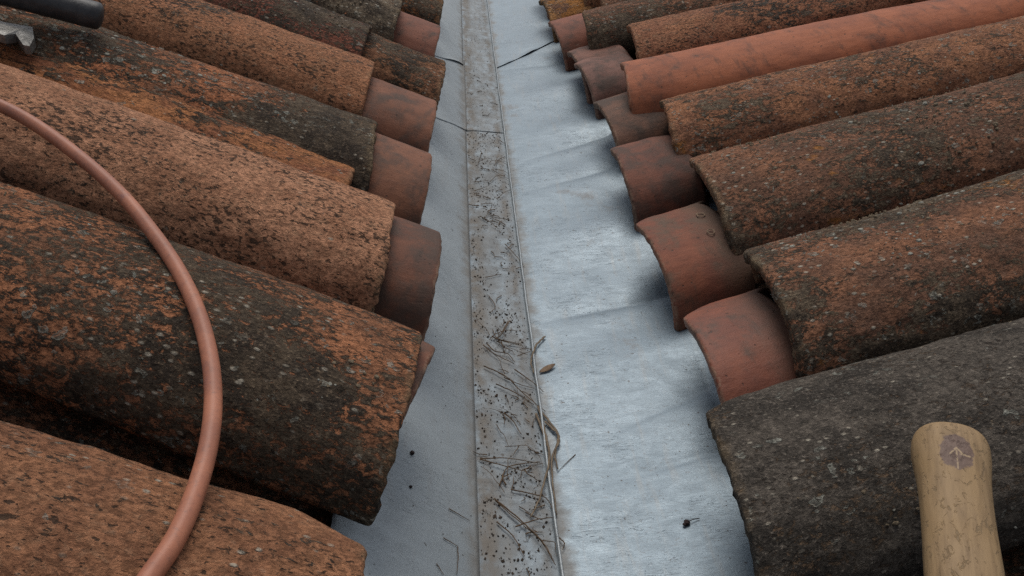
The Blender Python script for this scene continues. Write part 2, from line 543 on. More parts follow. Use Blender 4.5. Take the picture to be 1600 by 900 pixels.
ORANGE = dict(clayA=(.335, .165, .092), clayB=(.245, .112, .060), crust_amt=.12, speck=.75, flake=.12, rosette=.05, pale=.55, ochre=.1)
DARK = dict(clayA=(.31, .130, .066), clayB=(.17, .078, .044), crust_amt=.58, speck=.35, flake=.7, rosette=.45, ochre=.25, crust=(.034, .025, .018), crust2=(.080, .058, .038))
BROWN = dict(clayA=(.215, .098, .056), clayB=(.125, .064, .042), crust_amt=.46, speck=.45, flake=.75, rosette=.35, ochre=.35, crust=(.044, .032, .022), crust2=(.110, .080, .052))
GREY = dict(clayA=(.13, .085, .055), clayB=(.085, .062, .046), crust_amt=.78, speck=.25, flake=.45, rosette=.25, ochre=.02, crust=(.038, .032, .026), crust2=(.085, .071, .057))

def P(base, **kw):
    x = dict(base); x.update(kw); return x

# name, side, end centre, axis, length, half-widths, material preset, mesh detail, label
OLD = [
 ('L0', 'L', (-.18, .110, .104), DL, .62, .096, .080, P(ORANGE), 1, 'orange old tile nearest the camera on the left slope'),
 ('L1', 'L', (-.183, .305, .104), (-.949, .196, .249), .62, .096, .080, P(ORANGE, crust_amt=.24, clayA=(.28, .130, .070), clayB=(.20, .090, .050), flake=.45, pale=.4, speck=.45), 2, 'orange brown old tile with dull dark mottling under the hose, lowest in view on the left'),
 ('L2', 'L', (-.158, .542, .099), (-.942, .229, .247), .62, .105, .090, P(DARK, stretch=.6), 3, 'large dark old tile blotched with orange and grey lichen under the hose'),
 ('L3', 'L', (-.193, .784, .106), (-.946, .209, .248), .62, .097, .082, P(ORANGE, clayA=(.385, .193, .117), clayB=(.285, .135, .079), crust_amt=.10, speck=.85), 3, 'pinkish orange old tile peppered with small dark pits'),
 ('L4', 'L', (-.228, 1.002, .112), (-.95, .17, .251), .62, .094, .080, P(DARK, crust_amt=.72, rosette=.55, clayA=(.30, .115, .055)), 3, 'blackish old tile with grey lichen and orange patches'),
 ('L5', 'L', (-.25, 1.222, .121), (-.946, .21, .248), .62, .096, .080, P(ORANGE, speck=.7, crust_amt=.16, clayA=(.31, .135, .072)), 2, 'speckled tan orange old tile above the blackish one'),
 ('L6', 'L', (-.270, 1.398, .127), (-.935, .26, .245), .62, .092, .080, P(DARK, clayA=(.20, .070, .044), clayB=(.125, .050, .034), crust_amt=.52, flake=.6, rosette=.1), 2, 'dark reddish old tile with pale flecks'),
 ('L7', 'L', (-.228, 1.590, .124), (-.94, .22, .247), .62, .098, .082, P(DARK, crust_amt=.75, flake=1.2, rosette=.2, crust2=(.12, .09, .06)), 2, 'scaly brown crusted old tile with a ragged end'),
 ('L8', 'L', (-.15, 1.80, .098), DL, .62, .096, .080, P(DARK, clayA=(.30, .13, .05), crust_amt=.5, flake=.9, ochre=.6), 1, 'ochre crusted tile ending at the top left of the gutter'),
 ('L9', 'L', (-.22, 2.01, .112), DL, .62, .096, .080, P(ORANGE), 1, None),
 ('L10', 'L', (-.22, 2.22, .112), DL, .62, .096, .080, P(DARK), 1, None),
 ('R0', 'R', (.165, .245, .050), DR, .62, .096, .080, P(GREY), 1, 'grey old tile nearest the camera on the right slope'),
 ('R1', 'R', (.162, .486, .056), (.957, .203, .208), .62, .112, .100, P(GREY), 3, 'charcoal grey old tile reaching the gutter beside the wooden handle'),
 ('R2', 'R', (.27, .742, .080), (.948, .243, .206), .62, .116, .104, P(BROWN, rosette=.5, ochre=.4), 3, 'brown old tile with white lichen rings behind the charcoal one'),
 ('R3', 'R', (.267, .998, .080), (.95, .235, .206), .62, .124, .112, P(BROWN, crust_amt=.42, rosette=.2, flake=.9), 3, 'reddish brown old tile with a scaly yellowish end'),
 ('R4', 'R', (.267, 1.231, .081), (.957, .202, .208), .78, .102, .092, P(BROWN, clayA=(.28, .125, .066), clayB=(.175, .080, .048), crust_amt=.34, rosette=.4, flake=.5), 3, 'orange brown old tile with grey lichen spots below the smooth red one'),
 ('R6', 'R', (.285, 1.640, .087), (.95, .235, .206), .62, .094, .082, P(ORANGE, clayA=(.27, .12, .066), clayB=(.20, .086, .05), crust_amt=.22), 2, 'tan orange old tile behind the smooth red one'),
 ('R7', 'R', (.212, 1.790, .074), (.948, .243, .206), .62, .086, .078, P(BROWN, flake=.9, crust_amt=.4), 2, 'rough brown old tile near the top of the right slope'),
 ('R8', 'R', (.265, 1.95, .084), (.94, .26, .206), .62, .092, .080, P(BROWN), 1, None),
 ('R9', 'R', (.25, 2.15, .080), DR, .62, .096, .080, P(ORANGE), 1, None),
 ('R10', 'R', (.25, 2.36, .080), DR, .62, .096, .080, P(BROWN), 1, None),
]
DET = {1: (70, 28), 2: (110, 44), 3: (190, 64)}
tiles = {}
for k, (nm, side, base, d, L, w0, w1, pr, det, lab) in enumerate(OLD):
    nx, na = DET[det]
    sk = .014 if nm in ('R2', 'R3', 'R4') else 0      # deeper-sided tiles
    me = tile_mesh('roof_tile', L, w0, w1, .078 + sk, .070 + sk, .0145, nx, na, 100 + k, rough=.0016, chip=.0035, fs=1 if side == 'R' else -1, fc=.09 if side == 'R' and nm != 'R1' else .22, ns=.015 if nm == 'L2' else (.020 if side == 'L' else .024))
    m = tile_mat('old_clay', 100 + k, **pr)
    if side == 'R':
        base = Vector(base) - Vector(d) * .008 - NR * sk
    tiles[nm] = put_tile(side, base, d, me, m, lab)
    # the next tile up the slope, lapped over its head
    me2 = tile_mesh('roof_tile', .5, w0, w1, .078, .070, .0145, 50, 24, 300 + k, rough=.0016, chip=.0055)
    dd, lat, nn = frame(d, NL if side == 'L' else NR)
    put_tile(side, Vector(base) + dd * (L - .05) + nn * .014, dd, me2, m)
crust_mats = [plain_mat('lichen_grey', (.33, .32, .27), (.19, .18, .145), rough=.95, scale=420),
              plain_mat('lichen_brown', (.20, .155, .10), (.10, .075, .05), rough=.95, scale=420)]
def crusts(tile, n, w0, w1, h0, h1, seed, mat, rmin, rmax, keep):
    """small raised lichen scales spread in clusters over one tile, joined as a sub-part of it"""
    rr = random.Random(seed)
    V, F = [], []
    got = tries = 0
    while got < n and tries < n * 12:
        tries += 1
        x = .004 + .50 * rr.random() ** 1.25
        a = math.radians(rr.uniform(14, 166))
        if x < .016 + .22 * max(0, abs(math.cos(a)) - .50): continue
        if noise.noise((x * 16, a * 3.2, seed)) + .35 * noise.noise((x * 60, a * 12, seed + 3)) < keep: continue
        got += 1
        u = x / .62
        W, H = w0 + (w1 - w0) * u, h0 + (h1 - h0) * u
        ca, sa = math.cos(a), math.sin(a)
        wob = .004
        c_ = Vector((x, W * math.copysign(abs(ca) ** .92, ca), H * sa ** .88))
        nn_ = Vector((0, ca * H, sa * W)).normalized()
        tt = Vector((0, -nn_.z, nn_.y))
        ax = Vector((1, 0, 0))
        r = rmin + (rmax - rmin) * rr.random() ** 2.2
        k = 7
        b_ = len(V)
        ph = rr.uniform(0, 6.3)
        top = r * .07 + .0003
        for ring, (f_, z_) in enumerate(((1.0, -.0022), (.82, top), (.40, top * .7))):
            for i in range(k):
                an = ph + 6.2832 * i / k
                q = r * f_ * rr.uniform(.72, 1.25)
                V.append(c_ + ax * (q * 1.35 * math.cos(an)) + tt * (q * math.sin(an)) + nn_ * z_)
        for ring in (0, 1):
            for i in range(k):
                i2 = (i + 1) % k
                F.append((b_ + ring * k + i, b_ + ring * k + i2, b_ + ring * k + k + i2, b_ + ring * k + k + i))
        F.append(tuple(b_ + 2 * k + i for i in range(k)))
    o_ = link('lichen_crust', mesh('lichen_crust', V, F), mat, tile)
    o_['kind'] = 'stuff'
for k, (nm, side, base, d, L, w0, w1, pr, det, lab) in enumerate(OLD):
    if det < 2: continue
    if pr.get('flake', .3) < .3: continue
    fl, ro = pr.get('flake', .3), pr.get('rosette', .2)
    crusts(tiles[nm], int(480 * fl), w0, w1, .0785 + (.014 if nm in ('R2', 'R3', 'R4') else 0), .0705 + (.014 if nm in ('R2', 'R3', 'R4') else 0), 20 + k, crust_mats[1], .0006, .0022, -.12)
    if ro > .08:
        crusts(tiles[nm], int(260 * ro), w0, w1, .0785 + (.014 if nm in ('R2', 'R3', 'R4') else 0), .0705 + (.014 if nm in ('R2', 'R3', 'R4') else 0), 60 + k, crust_mats[0], .0006, .0030, .10)
# slim dark-and-orange tile wedged beside the blackish one
me = tile_mesh('roof_tile', .62, .066, .058, .056, .05, .013, 190, 44, 190, rough=.0016, chip=.004, fs=-1, ns=.012)
m = tile_mat('old_clay', 190, **P(DARK, clayA=(.32, .135, .058), clayB=(.19, .075, .040), crust_amt=.48, rosette=.1, flake=.4, ochre=.25, stretch=.42))
put_tile('L', (-.238, .905, .118), (-.925, .29, .245), me, m, 'narrow orange streaked old tile wedged between the pinkish and blackish tiles')
# smooth red tile, whole and new
me = tile_mesh('roof_tile', .80, .100, .086, .078, .07, .014, 190, 56, 191, rough=.0006, chip=.002, ns=.022, fc=.07)
m = red_mat('red_clay', 191, a=(.40, .128, .056), b=(.32, .100, .046), dirt=.08, dust=.35)
put_tile('R', (.228, 1.424, .073), (.964, .165, .21), me, m, 'long smooth red tile without lichen')
me2 = tile_mesh('roof_tile', .5, .096, .082, .078, .07, .014, 50, 24, 192, rough=.0016, chip=.005)
dd, lat, nn = frame((.964, .165, .21), NR)
put_tile('R', Vector((.235, 1.427, .074)) + dd * .75 + nn * .014, dd, me2, tiles['R4'].data.materials[0])

# starter tiles at the valley edge, under the old ones
DLs, DRs = (-.945, .215, .247), (.905, .375, .197)
START = [
 ('L2s', 'L', (-.139, .562, .082), DLs, 'red', dict(a=(.20, .085, .05), dirt=.5), 'brownish red starter tile just showing past the large dark tile'),
 ('L3s', 'L', (-.139, .778, .082), DLs, 'red', dict(a=(.19, .075, .042), b=(.13, .052, .032), dirt=.45, dust=.5), 'smooth red brown starter tile with pale crumbs below the pinkish tile'),
 ('L4s', 'L', (-.154, .985, .086), DLs, 'red', dict(a=(.24, .098, .052), b=(.19, .074, .040), dirt=.25), 'smooth orange red starter tile, third up the left edge'),
 ('L5s', 'L', (-.152, 1.185, .086), DLs, 'red', dict(a=(.25, .10, .054), b=(.19, .074, .040), dirt=.25), 'smooth orange red starter tile, fourth up the left edge'),
 ('L6s', 'L', (-.140, 1.390, .083), DLs, 'old', P(DARK, clayA=(.18, .085, .045), crust_amt=.5, flake=.6, rosette=0), 'crusty dark brown starter tile between two smooth red ones'),
 ('L7s', 'L', (-.152, 1.595, .086), DLs, 'red', dict(a=(.24, .086, .05), dirt=.2), 'smooth red starter tile near the top left of the gutter'),
 ('R2s', 'R', (.197, .700, .037), (.925, .32, .204), 'red', dict(a=(.27, .088, .048), b=(.21, .068, .040), dirt=.2, grad=1.0, dust=.7, rough=.6, dirt_col=(.070, .050, .036)), 'glossy red starter tile touching the charcoal tile'),
 ('R3s', 'R', (.187, .924, .035), (.915, .35, .198), 'red', dict(a=(.265, .090, .048), b=(.20, .068, .042), dirt=.3, grad=1.0, dirt_col=(.100, .074, .050), dust=.3), 'red starter tile with two pale lichen rings'),
 ('R4s', 'R', (.188, 1.165, .035), (.93, .31, .203), 'red', dict(a=(.20, .072, .042), b=(.155, .056, .036), dirt=.45, grad=.5), 'dark red starter tile, third up the right edge'),
 ('R5s', 'R', (.194, 1.376, .037), (.905, .375, .196), 'red', dict(a=(.20, .098, .062), b=(.16, .076, .048), dirt=.5), 'brown starter tile beside the end of the smooth red tile'),
 ('R6s', 'R', (.186, 1.596, .035), (.905, .375, .197), 'red', dict(a=(.235, .115, .085), b=(.19, .085, .062), dirt=.35, dust=.6), 'pinkish starter tile, fifth up the right edge'),
 ('R65s', 'R', (.184, 1.700, .028), (.905, .375, .196), 'red', dict(a=(.25, .115, .08), b=(.19, .085, .06), dirt=.3), 'small pinkish brown starter tile squeezed between two others'),
 ('R7s', 'R', (.163, 1.905, .030), (.91, .36, .197), 'red', dict(a=(.29, .10, .058), b=(.22, .078, .046), dirt=.15, dust=.7), 'bright red starter tile near the top of the right edge'),
 ('R8s', 'R', (.158, 2.10, .030), (.91, .36, .197), 'old', P(BROWN, clayA=(.30, .15, .06), ochre=.9, crust_amt=.45, flake=.8), 'ochre brown crusted tile at the top right of the gutter'),
 ('L9s', 'L', (-.150, 2.0, .084), DLs, 'red', dict(), None),
 ('R9s', 'R', (.16, 2.31, .032), DRs, 'red', dict(), None),
]
for k, (nm, side, base, d, kind, pr, lab) in enumerate(START):
    me = tile_mesh('roof_tile', .22 if side == 'L' else .10, .092 if side == 'L' else .102, .088 if side == 'L' else .099, .070 if side == 'L' else .078, .066 if side == 'L' else .076, .012, wob=.0015, nx=80, na=56, seed=400 + k, fs=1 if side == 'R' else -1, ns=-.003 if nm == 'L2s' else (.018 if side == 'L' else .026),
                   rough=.0005 if kind == 'red' else .0018, chip=.0018 if kind == 'red' else .004, round_=.0022)
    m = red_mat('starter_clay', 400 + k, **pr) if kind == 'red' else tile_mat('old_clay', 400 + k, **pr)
    if side == 'R':
        base = Vector(base) + Vector((-.0075, -.010, -.013))
    tiles[nm] = put_tile(side, base, d, me, m, lab)

ring_mat = plain_mat('lichen_pale', (.27, .19, .13), (.19, .125, .08), rough=.95, scale=300)
# two pale lichen rings on one starter tile
for x_, a_, r_ in ((.070, 86, .0050), (.058, 106, .0046)):
    a_ = math.radians(a_)
    ca, sa = math.cos(a_), math.sin(a_)
    W, H = .1015, .0778
    c_ = Vector((x_, W * math.copysign(abs(ca) ** .92, ca), H * sa ** .88))
    n_ = Vector((0, ca * H, sa * W)).normalized()
    t_ = Vector((0, -n_.z, n_.y))
    V, F = [], []
    k = 16
    for i in range(k):
        an = 2 * math.pi * i / k
        j = 1 + .45 * noise.noise((math.cos(an) * 1.4, math.sin(an) * 1.4, x_ * 90))
        for f_, z_ in ((1.1, -.0006), (1.0, .00022), (.86, .00022), (.76, -.0006)):
            V.append(c_ + Vector((1, 0, 0)) * (r_ * f_ * j * 1.15 * math.cos(an)) + t_ * (r_ * f_ * j * math.sin(an)) + n_ * z_)
    for i in range(k):
        i2 = (i + 1) % k
        for q in range(3):
            F.append((i * 4 + q, i2 * 4 + q, i2 * 4 + q + 1, i * 4 + q + 1))
    link('lichen_ring', mesh('lichen_ring', V, F), ring_mat, tiles['R3s'])

# channel tiles (trough up) between the covers
pan_mat = tile_mat('channel_clay', 77, **P(DARK, crust_amt=.7, clayA=(.2, .09, .05)))
pan_me = tile_mesh('channel_tile', .62, .088, .075, .066, .06, .013, 40, 24, 55, rough=.0015, chip=.005)
def put_pan(side, base, d):
    par = roofL if side == 'L' else roofR
    d, lat, nn = frame(d, NL if side == 'L' else NR)
    o = link('channel_tile', pan_me, None, par)
    M = Matrix((d, -lat, -nn)).transposed().to_4x4()
    M.translation = Vector(base) + nn * .030 - par.location
    o.matrix_basis = M
pan_me.materials.append(pan_mat)
yl = [.21, .43, .665, .89, 1.11, 1.31, 1.50, 1.70, 1.905, 2.11]
for y in yl:
    put_pan('L', Vector((-.185 if y != .43 else -.172, y, .092 if y != .43 else .090)), DL)
    put_pan('L', Vector((-.185, y, .092)) + DL * .56 + NL * .013, DL)
for y in [.39, .635, .89, 1.13, 1.33, 1.53, 1.71, 1.87, 2.05, 2.25]:
    put_pan('R', Vector((.275, y + .02, .062)), DR)
    put_pan('R', Vector((.275, y + .02, .062)) + DR * .56 + NR * .013, DR)

# deck under the tiles
deck_mat = plain_mat('bedding_mortar', (.10, .085, .07), (.05, .042, .035), rough=.95, scale=25, bump=.004)
def deck(side, x0, z0, d):
    par = roofL if side == 'L' else roofR
    V, F = [], []
    n = 60
    s = d.z / abs(d.x)
    for j in range(n + 1):
        y = -.1 + 3.4 * j / n
        e = .012 * noise.noise((y * 7, 0, 2))
        sg = -1 if side == 'L' else 1
        for dx, dz in ((e, -.05), (e, 0), (.3, .3 * s), (1.25, 1.25 * s), (1.25, 1.25 * s - .06)):
            V.append((x0 + sg * dx - par.location.x, y - par.location.y, z0 + dz - par.location.z))
    for j in range(n):
        for i in range(4):
            p = j * 5 + i
            F.append((p, p + 1, p + 6, p + 5) if side == 'R' else (p, p + 5, p + 6, p + 1))
    link('roof_deck', mesh('roof_deck', V, F, False), deck_mat, par)
deck('L', -.235, .066, DL)
deck('R', .285, .030, DR)

# ------------------------------------------------------------------ hose
def smooth_path(pts, n=12):
    pts = [Vector(p) for p in pts]
    P_ = [pts[0] * 2 - pts[1]] + pts + [pts[-1] * 2 - pts[-2]]
    out = []
    for i in range(1, len(P_) - 2):
        for k in range(n):
            t = k / n
            a, b, c_, d_ = P_[i - 1], P_[i], P_[i + 1], P_[i + 2]
            out.append(.5 * (2 * b + (c_ - a) * t + (2 * a - 5 * b + 4 * c_ - d_) * t * t + (3 * b - a - 3 * c_ + d_) * t ** 3))
    out.append(pts[-1])
    return out

def tube(pts, rad, sides=10, cap=True, flat=1.0, up=Vector((0, 0, 1))):
    V, F = [], []
    n = len(pts)
    for i, p in enumerate(pts):
        t = (pts[min(n - 1, i + 1)] - pts[max(0, i - 1)]).normalized()
        a = t.cross(up)
        if a.length < 1e-4: a = t.cross(Vector((1, 0, 0)))
        a.normalize()
        b = a.cross(t)
        r = rad(i / (n - 1)) if callable(rad) else rad
        for k in range(sides):
            an = 2 * math.pi * k / sides
            V.append(p + a * (r * math.cos(an)) + b * (r * flat * math.sin(an)))
    for i in range(n - 1):
        for k in range(sides):
            k2 = (k + 1) % sides
            F.append((i * sides + k, i * sides + k2, (i + 1) * sides + k2, (i + 1) * sides + k))
    if cap:
        F.append(tuple(range(sides - 1, -1, -1)))
        F.append(tuple((n - 1) * sides + k for k in range(sides)))
    return V, F

HOSE = [(-1.15, .60, .452), (-.95, .70, .394), (-.80, .762, .356), (-.66, .79, .316), (-.5757, .7942, .2944), (-.5343, .7861, .2836), (-.4932, .7647, .2728), (-.441, .7247, .2591), (-.395, .6809, .2471),
        (-.3552, .6327, .2366), (-.3229, .5865, .2282), (-.2967, .5384, .2213), (-.277, .4897, .2162), (-.2645, .4446, .2129),
        (-.2581, .403, .2112), (-.2565, .365, .2108), (-.2583, .3305, .2113), (-.2641, .3031, .2128), (-.2707, .2781, .2145), (-.30, .20, .221), (-.37, .10, .236), (-.50, .02, .262)]
T = NT('hose_rubber')
co = T.coord()
a = T.noise(co, 30, 6, .65)
b = T.noise(co, 210, 5, .6)
col = T.mix(T.step(a, .36, .64), (.40, .155, .088), (.30, .116, .070))
col = T.mix(T.step(b, .52, .72, 0, .45), col, (.17, .085, .065))
col = T.mix(T.step(T.noise(co, 60, 6, .7), .60, .72, 0, .5), col, (.20, .10, .10))
T.put(T.b.inputs['Base Color'], col)
T.b.inputs['Roughness'].default_value = .5
T.b.inputs['Specular IOR Level'].default_value = .35
T.put(T.b.inputs['Normal'], T.bump(b, .4, .0006))
V, F = tube(smooth_path(HOSE), .0062, 24)
tag(link('hose', mesh('hose', V, F), T.m), 'faded orange rubber hose curving over the left tiles', 'hose')

# ------------------------------------------------------------------ wooden handle
T = NT('handle_wood')
co = T.coord()
gr = T.coord((.12, 1, 1))
g = T.noise(gr, 170, 6, .65, .5)
bl = T.noise(co, 30, 6, .6)
wm = T.noise(T.coord((.7, 1, 1)), 150, 5, .65, 1.2)
col = T.mix(T.step(g, .35, .68), (.31, .205, .105), (.20, .128, .064))
col = T.mix(T.step(bl, .45, .7, 0, .5), col, (.29, .185, .085))
col = T.mix(T.step(wm, .575, .64, 0, .6), col, (.145, .098, .050))
x, y, z = T.sep(co)
# end-of-branch stain with its pale mark
px = T.math('MULTIPLY', T.math('SUBTRACT', x, .0385), .72)
wob = T.math('MULTIPLY', T.math('SUBTRACT', T.noise(co, 170, 4, .6), .5), .008)
rr = T.math('ADD', T.math('SQRT', T.math('ADD', T.math('MULTIPLY', T.math('MULTIPLY', px, px), .8), T.math('MULTIPLY', y, y))), wob)
stain = T.math('MULTIPLY', T.step(rr, .0100, .0114, 1, 0), T.step(z, .004, .006))
scol = T.mix(T.step(T.noise(co, 260, 4), .4, .6), (.105, .066, .058), (.150, .100, .085))
def seg(x0, y0, x1, y1, wd=.0006):
    dx, dy = x1 - x0, y1 - y0
    L2 = dx * dx + dy * dy
    ax = T.math('SUBTRACT', px, x0); ay = T.math('SUBTRACT', y, y0)
    t = T.math('DIVIDE', T.math('ADD', T.math('MULTIPLY', ax, dx), T.math('MULTIPLY', ay, dy)), L2, clamp=True)
    ex = T.math('SUBTRACT', ax, T.math('MULTIPLY', t, dx)); ey = T.math('SUBTRACT', ay, T.math('MULTIPLY', t, dy))
    d = T.math('SQRT', T.math('ADD', T.math('MULTIPLY', ex, ex), T.math('MULTIPLY', ey, ey)))
    return T.step(d, wd * .6, wd * 1.3, 1, 0)
mk = 0.0
for s_ in ((-.0022, 0, .0112, 0), (-.0022, 0, .0022, .0044), (-.0022, 0, .0024, -.0042), (.0024, .0084, .0018, .0020)):
    mk = T.math('MAXIMUM', mk, seg(*s_))
mk = T.math('MULTIPLY', mk, T.step(T.noise(co, 400, 3), .36, .48))
col = T.mix(T.math('MULTIPLY', stain, .85), col, T.mix(T.math('MULTIPLY', mk, .8), scol, (.42, .31, .19)))
T.put(T.b.inputs['Base Color'], col)
T.b.inputs['Roughness'].default_value = .62
T.b.inputs['Specular IOR Level'].default_value = .3
T.put(T.b.inputs['Normal'], T.bump(T.math('SUBTRACT', T.math('MULTIPLY', g, .5), T.math('MULTIPLY', T.step(wm, .56, .64), .5)), .7, .0009))
# knob end at x=0, runs down +x; y across, z up
HA, HB = Vector((.2715, .4465, .1931)), Vector((.2212, .3206, .1819))
d = (HB - HA).normalized()
d, lat, nn = frame(d, Vector((-.15, .1, 1)))
V, F = [], []
prof = [(0, .004), (.0008, .0085), (.003, .0145), (.007, .0190), (.012, .0216), (.019, .0227), (.028, .0228), (.038, .0221), (.050, .0210), (.065, .0201), (.085, .0197), (.11, .0199), (.15, .0200), (.22, .0185), (.30, .0170), (.33, .016)]
pp = smooth_path([(a, b, 0) for a, b in prof], 4)
ns = 40
for q in pp:
    for k in range(ns):
        an = 2 * math.pi * k / ns
        ca, sa = math.cos(an), math.sin(an)
        yy = math.copysign(abs(ca) ** .85, ca); zz = math.copysign(abs(sa) ** .85, sa)
        j = 1 + .012 * noise.noise((q.x * 30, ca, sa))
        V.append((q.x, q.y * 1.14 * yy * j, q.y * .86 * zz * j))
for i in range(len(pp) - 1):
    for k in range(ns):
        k2 = (k + 1) % ns
        F.append((i * ns + k, (i + 1) * ns + k, (i + 1) * ns + k2, i * ns + k2))
F.append(tuple(range(ns)))
F.append(tuple((len(pp) - 1) * ns + k for k in range(ns - 1, -1, -1)))
hd = link('tool_handle', mesh('tool_handle', V, F), T.m)
M = Matrix((d, lat, nn)).transposed().to_4x4(); M.translation = HA
hd.matrix_world = M
tag(hd, 'pale worn wooden tool handle with a dark round stain on the charcoal tile', 'tool')

# ------------------------------------------------------------------ black bar and grey foil, top left
blk = plain_mat('black_rubber', (.022, .022, .024), (.040, .040, .042), rough=.5, scale=70, bump=.0008, spec=.4)
A, B = Vector((-.78, 1.018, .366)), Vector((-.5385, 1.057, .2959))
n = 24
pts = [A.lerp(B, i / n) for i in range(n + 1)]
d = (B - A).normalized()
pts += [B + d * .004, B + d * .007, B + d * .0085]
def rad(u):
    i = u * (len(pts) - 1)
    return .0165 if i <= n else (.0158, .0125, .006)[int(round(i)) - n - 1]
V, F = tube(pts, rad, 16)
tag(link('grip_bar', mesh('grip_bar', V, F), blk), 'round ended black rubber bar lying across tiles in the top left corner', 'tool')
foil_m = plain_mat('grey_foil', (.20, .195, .185), (.10, .097, .09), rough=.4, scale=60, metallic=.4, bump=.002)
FO = [(-.6288, 1.019, .3114), (-.6025, 1.0286, .3045), (-.5892, .9977, .3011), (-.584, .9725, .2997), (-.5899, .971, .3012), (-.6073, .9952, .3058), (-.6138, .9823, .3075), (-.68, .99, .325), (-.69, 1.02, .33)]
V = [Vector(p) for p in FO]
ctr = [Vector((-.606, 1.005, .3135)), Vector((-.592, .985, .308)), Vector((-.65, 1.005, .326))]
base = [p - Vector((0, 0, .018)) for p in V] + [p - Vector((0, 0, .023)) for p in ctr]
low = [p - Vector((0, 0, .010)) for p in base]
tri = [(8, 0, 11), (0, 1, 9), (1, 2, 9), (2, 10, 9), (2, 3, 10), (3, 4, 10), (4, 5, 10), (5, 9, 10), (5, 6, 9), (6, 11, 9), (6, 7, 11), (7, 8, 11), (0, 9, 11)]
F = [t[::-1] for t in tri] + [tuple(i + 12 for i in t) for t in tri]
ring = [0, 1, 2, 3, 4, 5, 6, 7, 8]
for i in range(9):
    a_, b_ = ring[i], ring[(i + 1) % 9]
    F.append((a_, b_, b_ + 12, a_ + 12))
tag(link('foil_scrap', mesh('foil_scrap', base + low, F, False), foil_m), 'crumpled shiny grey scrap beneath the black bar', 'scrap')

# ------------------------------------------------------------------ litter in the valley
TWIGS = [[(-.0606, .7503), (-.0372, .7344), (-.0153, .7048), (.0042, .6798)], [(-.0463, .7201), (-.0253, .7046), (-.0065, .6893)], [(-.054, .7939), (-.0455, .7805), (-.0315, .7766), (-.0234, .7635)], [(-.0258, .8475), (-.0345, .824), (-.0426, .8075)], [(-.048, .8097), (-.0392, .8019), (-.0122, .7986)], [(-.0243, .7495), (-.0083, .73), (.0061, .7119)], [(-.0372, .7344), (-.0207, .7248), (-.004, .72)], [(-.0678, .6029), (-.0407, .6042), (-.0045, .6013)], [(-.0679, .6017), (-.0384, .5921), (-.0147, .5881)], [(-.0499, .5692), (-.0414, .5918), (-.0228, .5996), (-.0072, .6052)], [(-.0385, .5643), (-.0171, .5584), (-.0044, .5538), (.002, .5318)], [(-.0564, .5504), (-.0312, .5226), (-.0136, .4998), (-.005, .4774)], [(-.0551, .549), (-.0338, .5241), (-.0161, .503), (-.007, .4837)], [(-.0547, .5244), (-.0404, .5081), (-.0316, .4854)], [(-.0384, .5186), (-.0169, .5265), (.0006, .5319)], [(-.0402, .6734), (-.0313, .6603), (-.0239, .6427)], [(-.0273, .5372), (-.0193, .5313), (-.011, .5294)], [(-.0001, .5109), (.0055, .5001), (.0035, .4936)], [(-.0272, .6247), (-.0342, .6111)], [(-.0171, .596), (-.0237, .5873), (-.0112, .5764)], [(-.044, .5697), (-.0465, .5793), (-.0387, .5859)], [(-.0548, 1.1175), (-.0417, 1.1015), (-.0276, 1.0813)], [(-.0353, 1.1513), (-.0482, 1.1095)], [(-.02, 1.0386), (-.0105, 1.0151), (.0023, .9842)], [(-.0089, 1.0426), (-.0187, 1.0219)], [(-.0616, 1.2347), (-.0366, 1.2466)], [(-.0622, 1.2018), (-.0399, 1.2236)], [(-.0512, .9443), (-.0291, .9574)], [(-.0487, .9012), (-.0419, .8747), (-.0501, .8601)], [(-.0242, .8478), (-.0371, .8144), (-.0466, .804)], [(-.0476, .8252), (-.0393, .805), (-.0107, .7971)], [(-.0597, .7902), (-.0478, .7745), (-.0238, .7607)], [(-.0112, 1.4221), (.0039, 1.3973)], [(-.0087, .9751), (.0044, .9839)], [(-.0514, 1.1576), (-.0348, 1.1646)], [(-.046, 1.3587), (-.0554, 1.2941)]]
STRAWS = [[(.0163, .8144), (.0038, .795), (-.0045, .766), (-.002, .7442)], [(-.006, .6748), (.0014, .6316), (.002, .6057), (-.0114, .557), (-.0227, .5303)], [(.0008, .6778), (.0143, .6367), (.0046, .6012), (.0022, .5336)], [(.0027, .6633), (.0108, .6484), (.0149, .6366), (.0088, .6133), (.0097, .5923)], [(-.0017, .6874), (.0015, .6495), (.0022, .6141), (-.0027, .5811)]]
WIRES = [[(.0302, .615), (.0197, .6027), (.0097, .5923)], [(-.0992, .5181), (-.0798, .5184)], [(-.1029, .4821), (-.0911, .4809)], [(-.0911, .4809), (-.0909, .4678), (-.092, .4519)], [(-.1089, .4535), (-.1025, .4455)]]
def zm(x, y):
    return (zr(x, y) if x > 0 else zl(x, y)) + (.0016 if x < -.07 else .0006)
twig_m = plain_mat('twig_bark', (.14, .088, .048), (.075, .048, .028), rough=.9, scale=200)
straw_m = plain_mat('dry_straw', (.20, .155, .105), (.12, .088, .058), rough=.8, scale=120)
rnd = random.Random(5)
def stretch_of(y):
    return ('beside the straw blades near the camera' if y < .69 else
            'level with the curled brown leaf' if y < .90 else
            'in the middle of the trough short of the cross lap' if y < 1.44 else 'in the far trough beyond the cross lap')
def tag_twig(o, kind, desc):
    w_ = stretch_of(o.location.y)
    tag(o, desc + ' ' + w_, kind, kind + 's ' + w_)
TW_LAB = {0: 'longest crooked twig crossing the trough above the straw tangle', 7: 'straight twig lying square across the trough through the litter clump',
          11: 'long slanting twig low in the trough, upper of the parallel pair', 12: 'long slanting twig low in the trough, lower of the parallel pair',
          10: 'dark twig bent down toward the seam', 23: 'single slanting twig on the clean stretch of trough', 9: 'twig in the densest litter clump'}
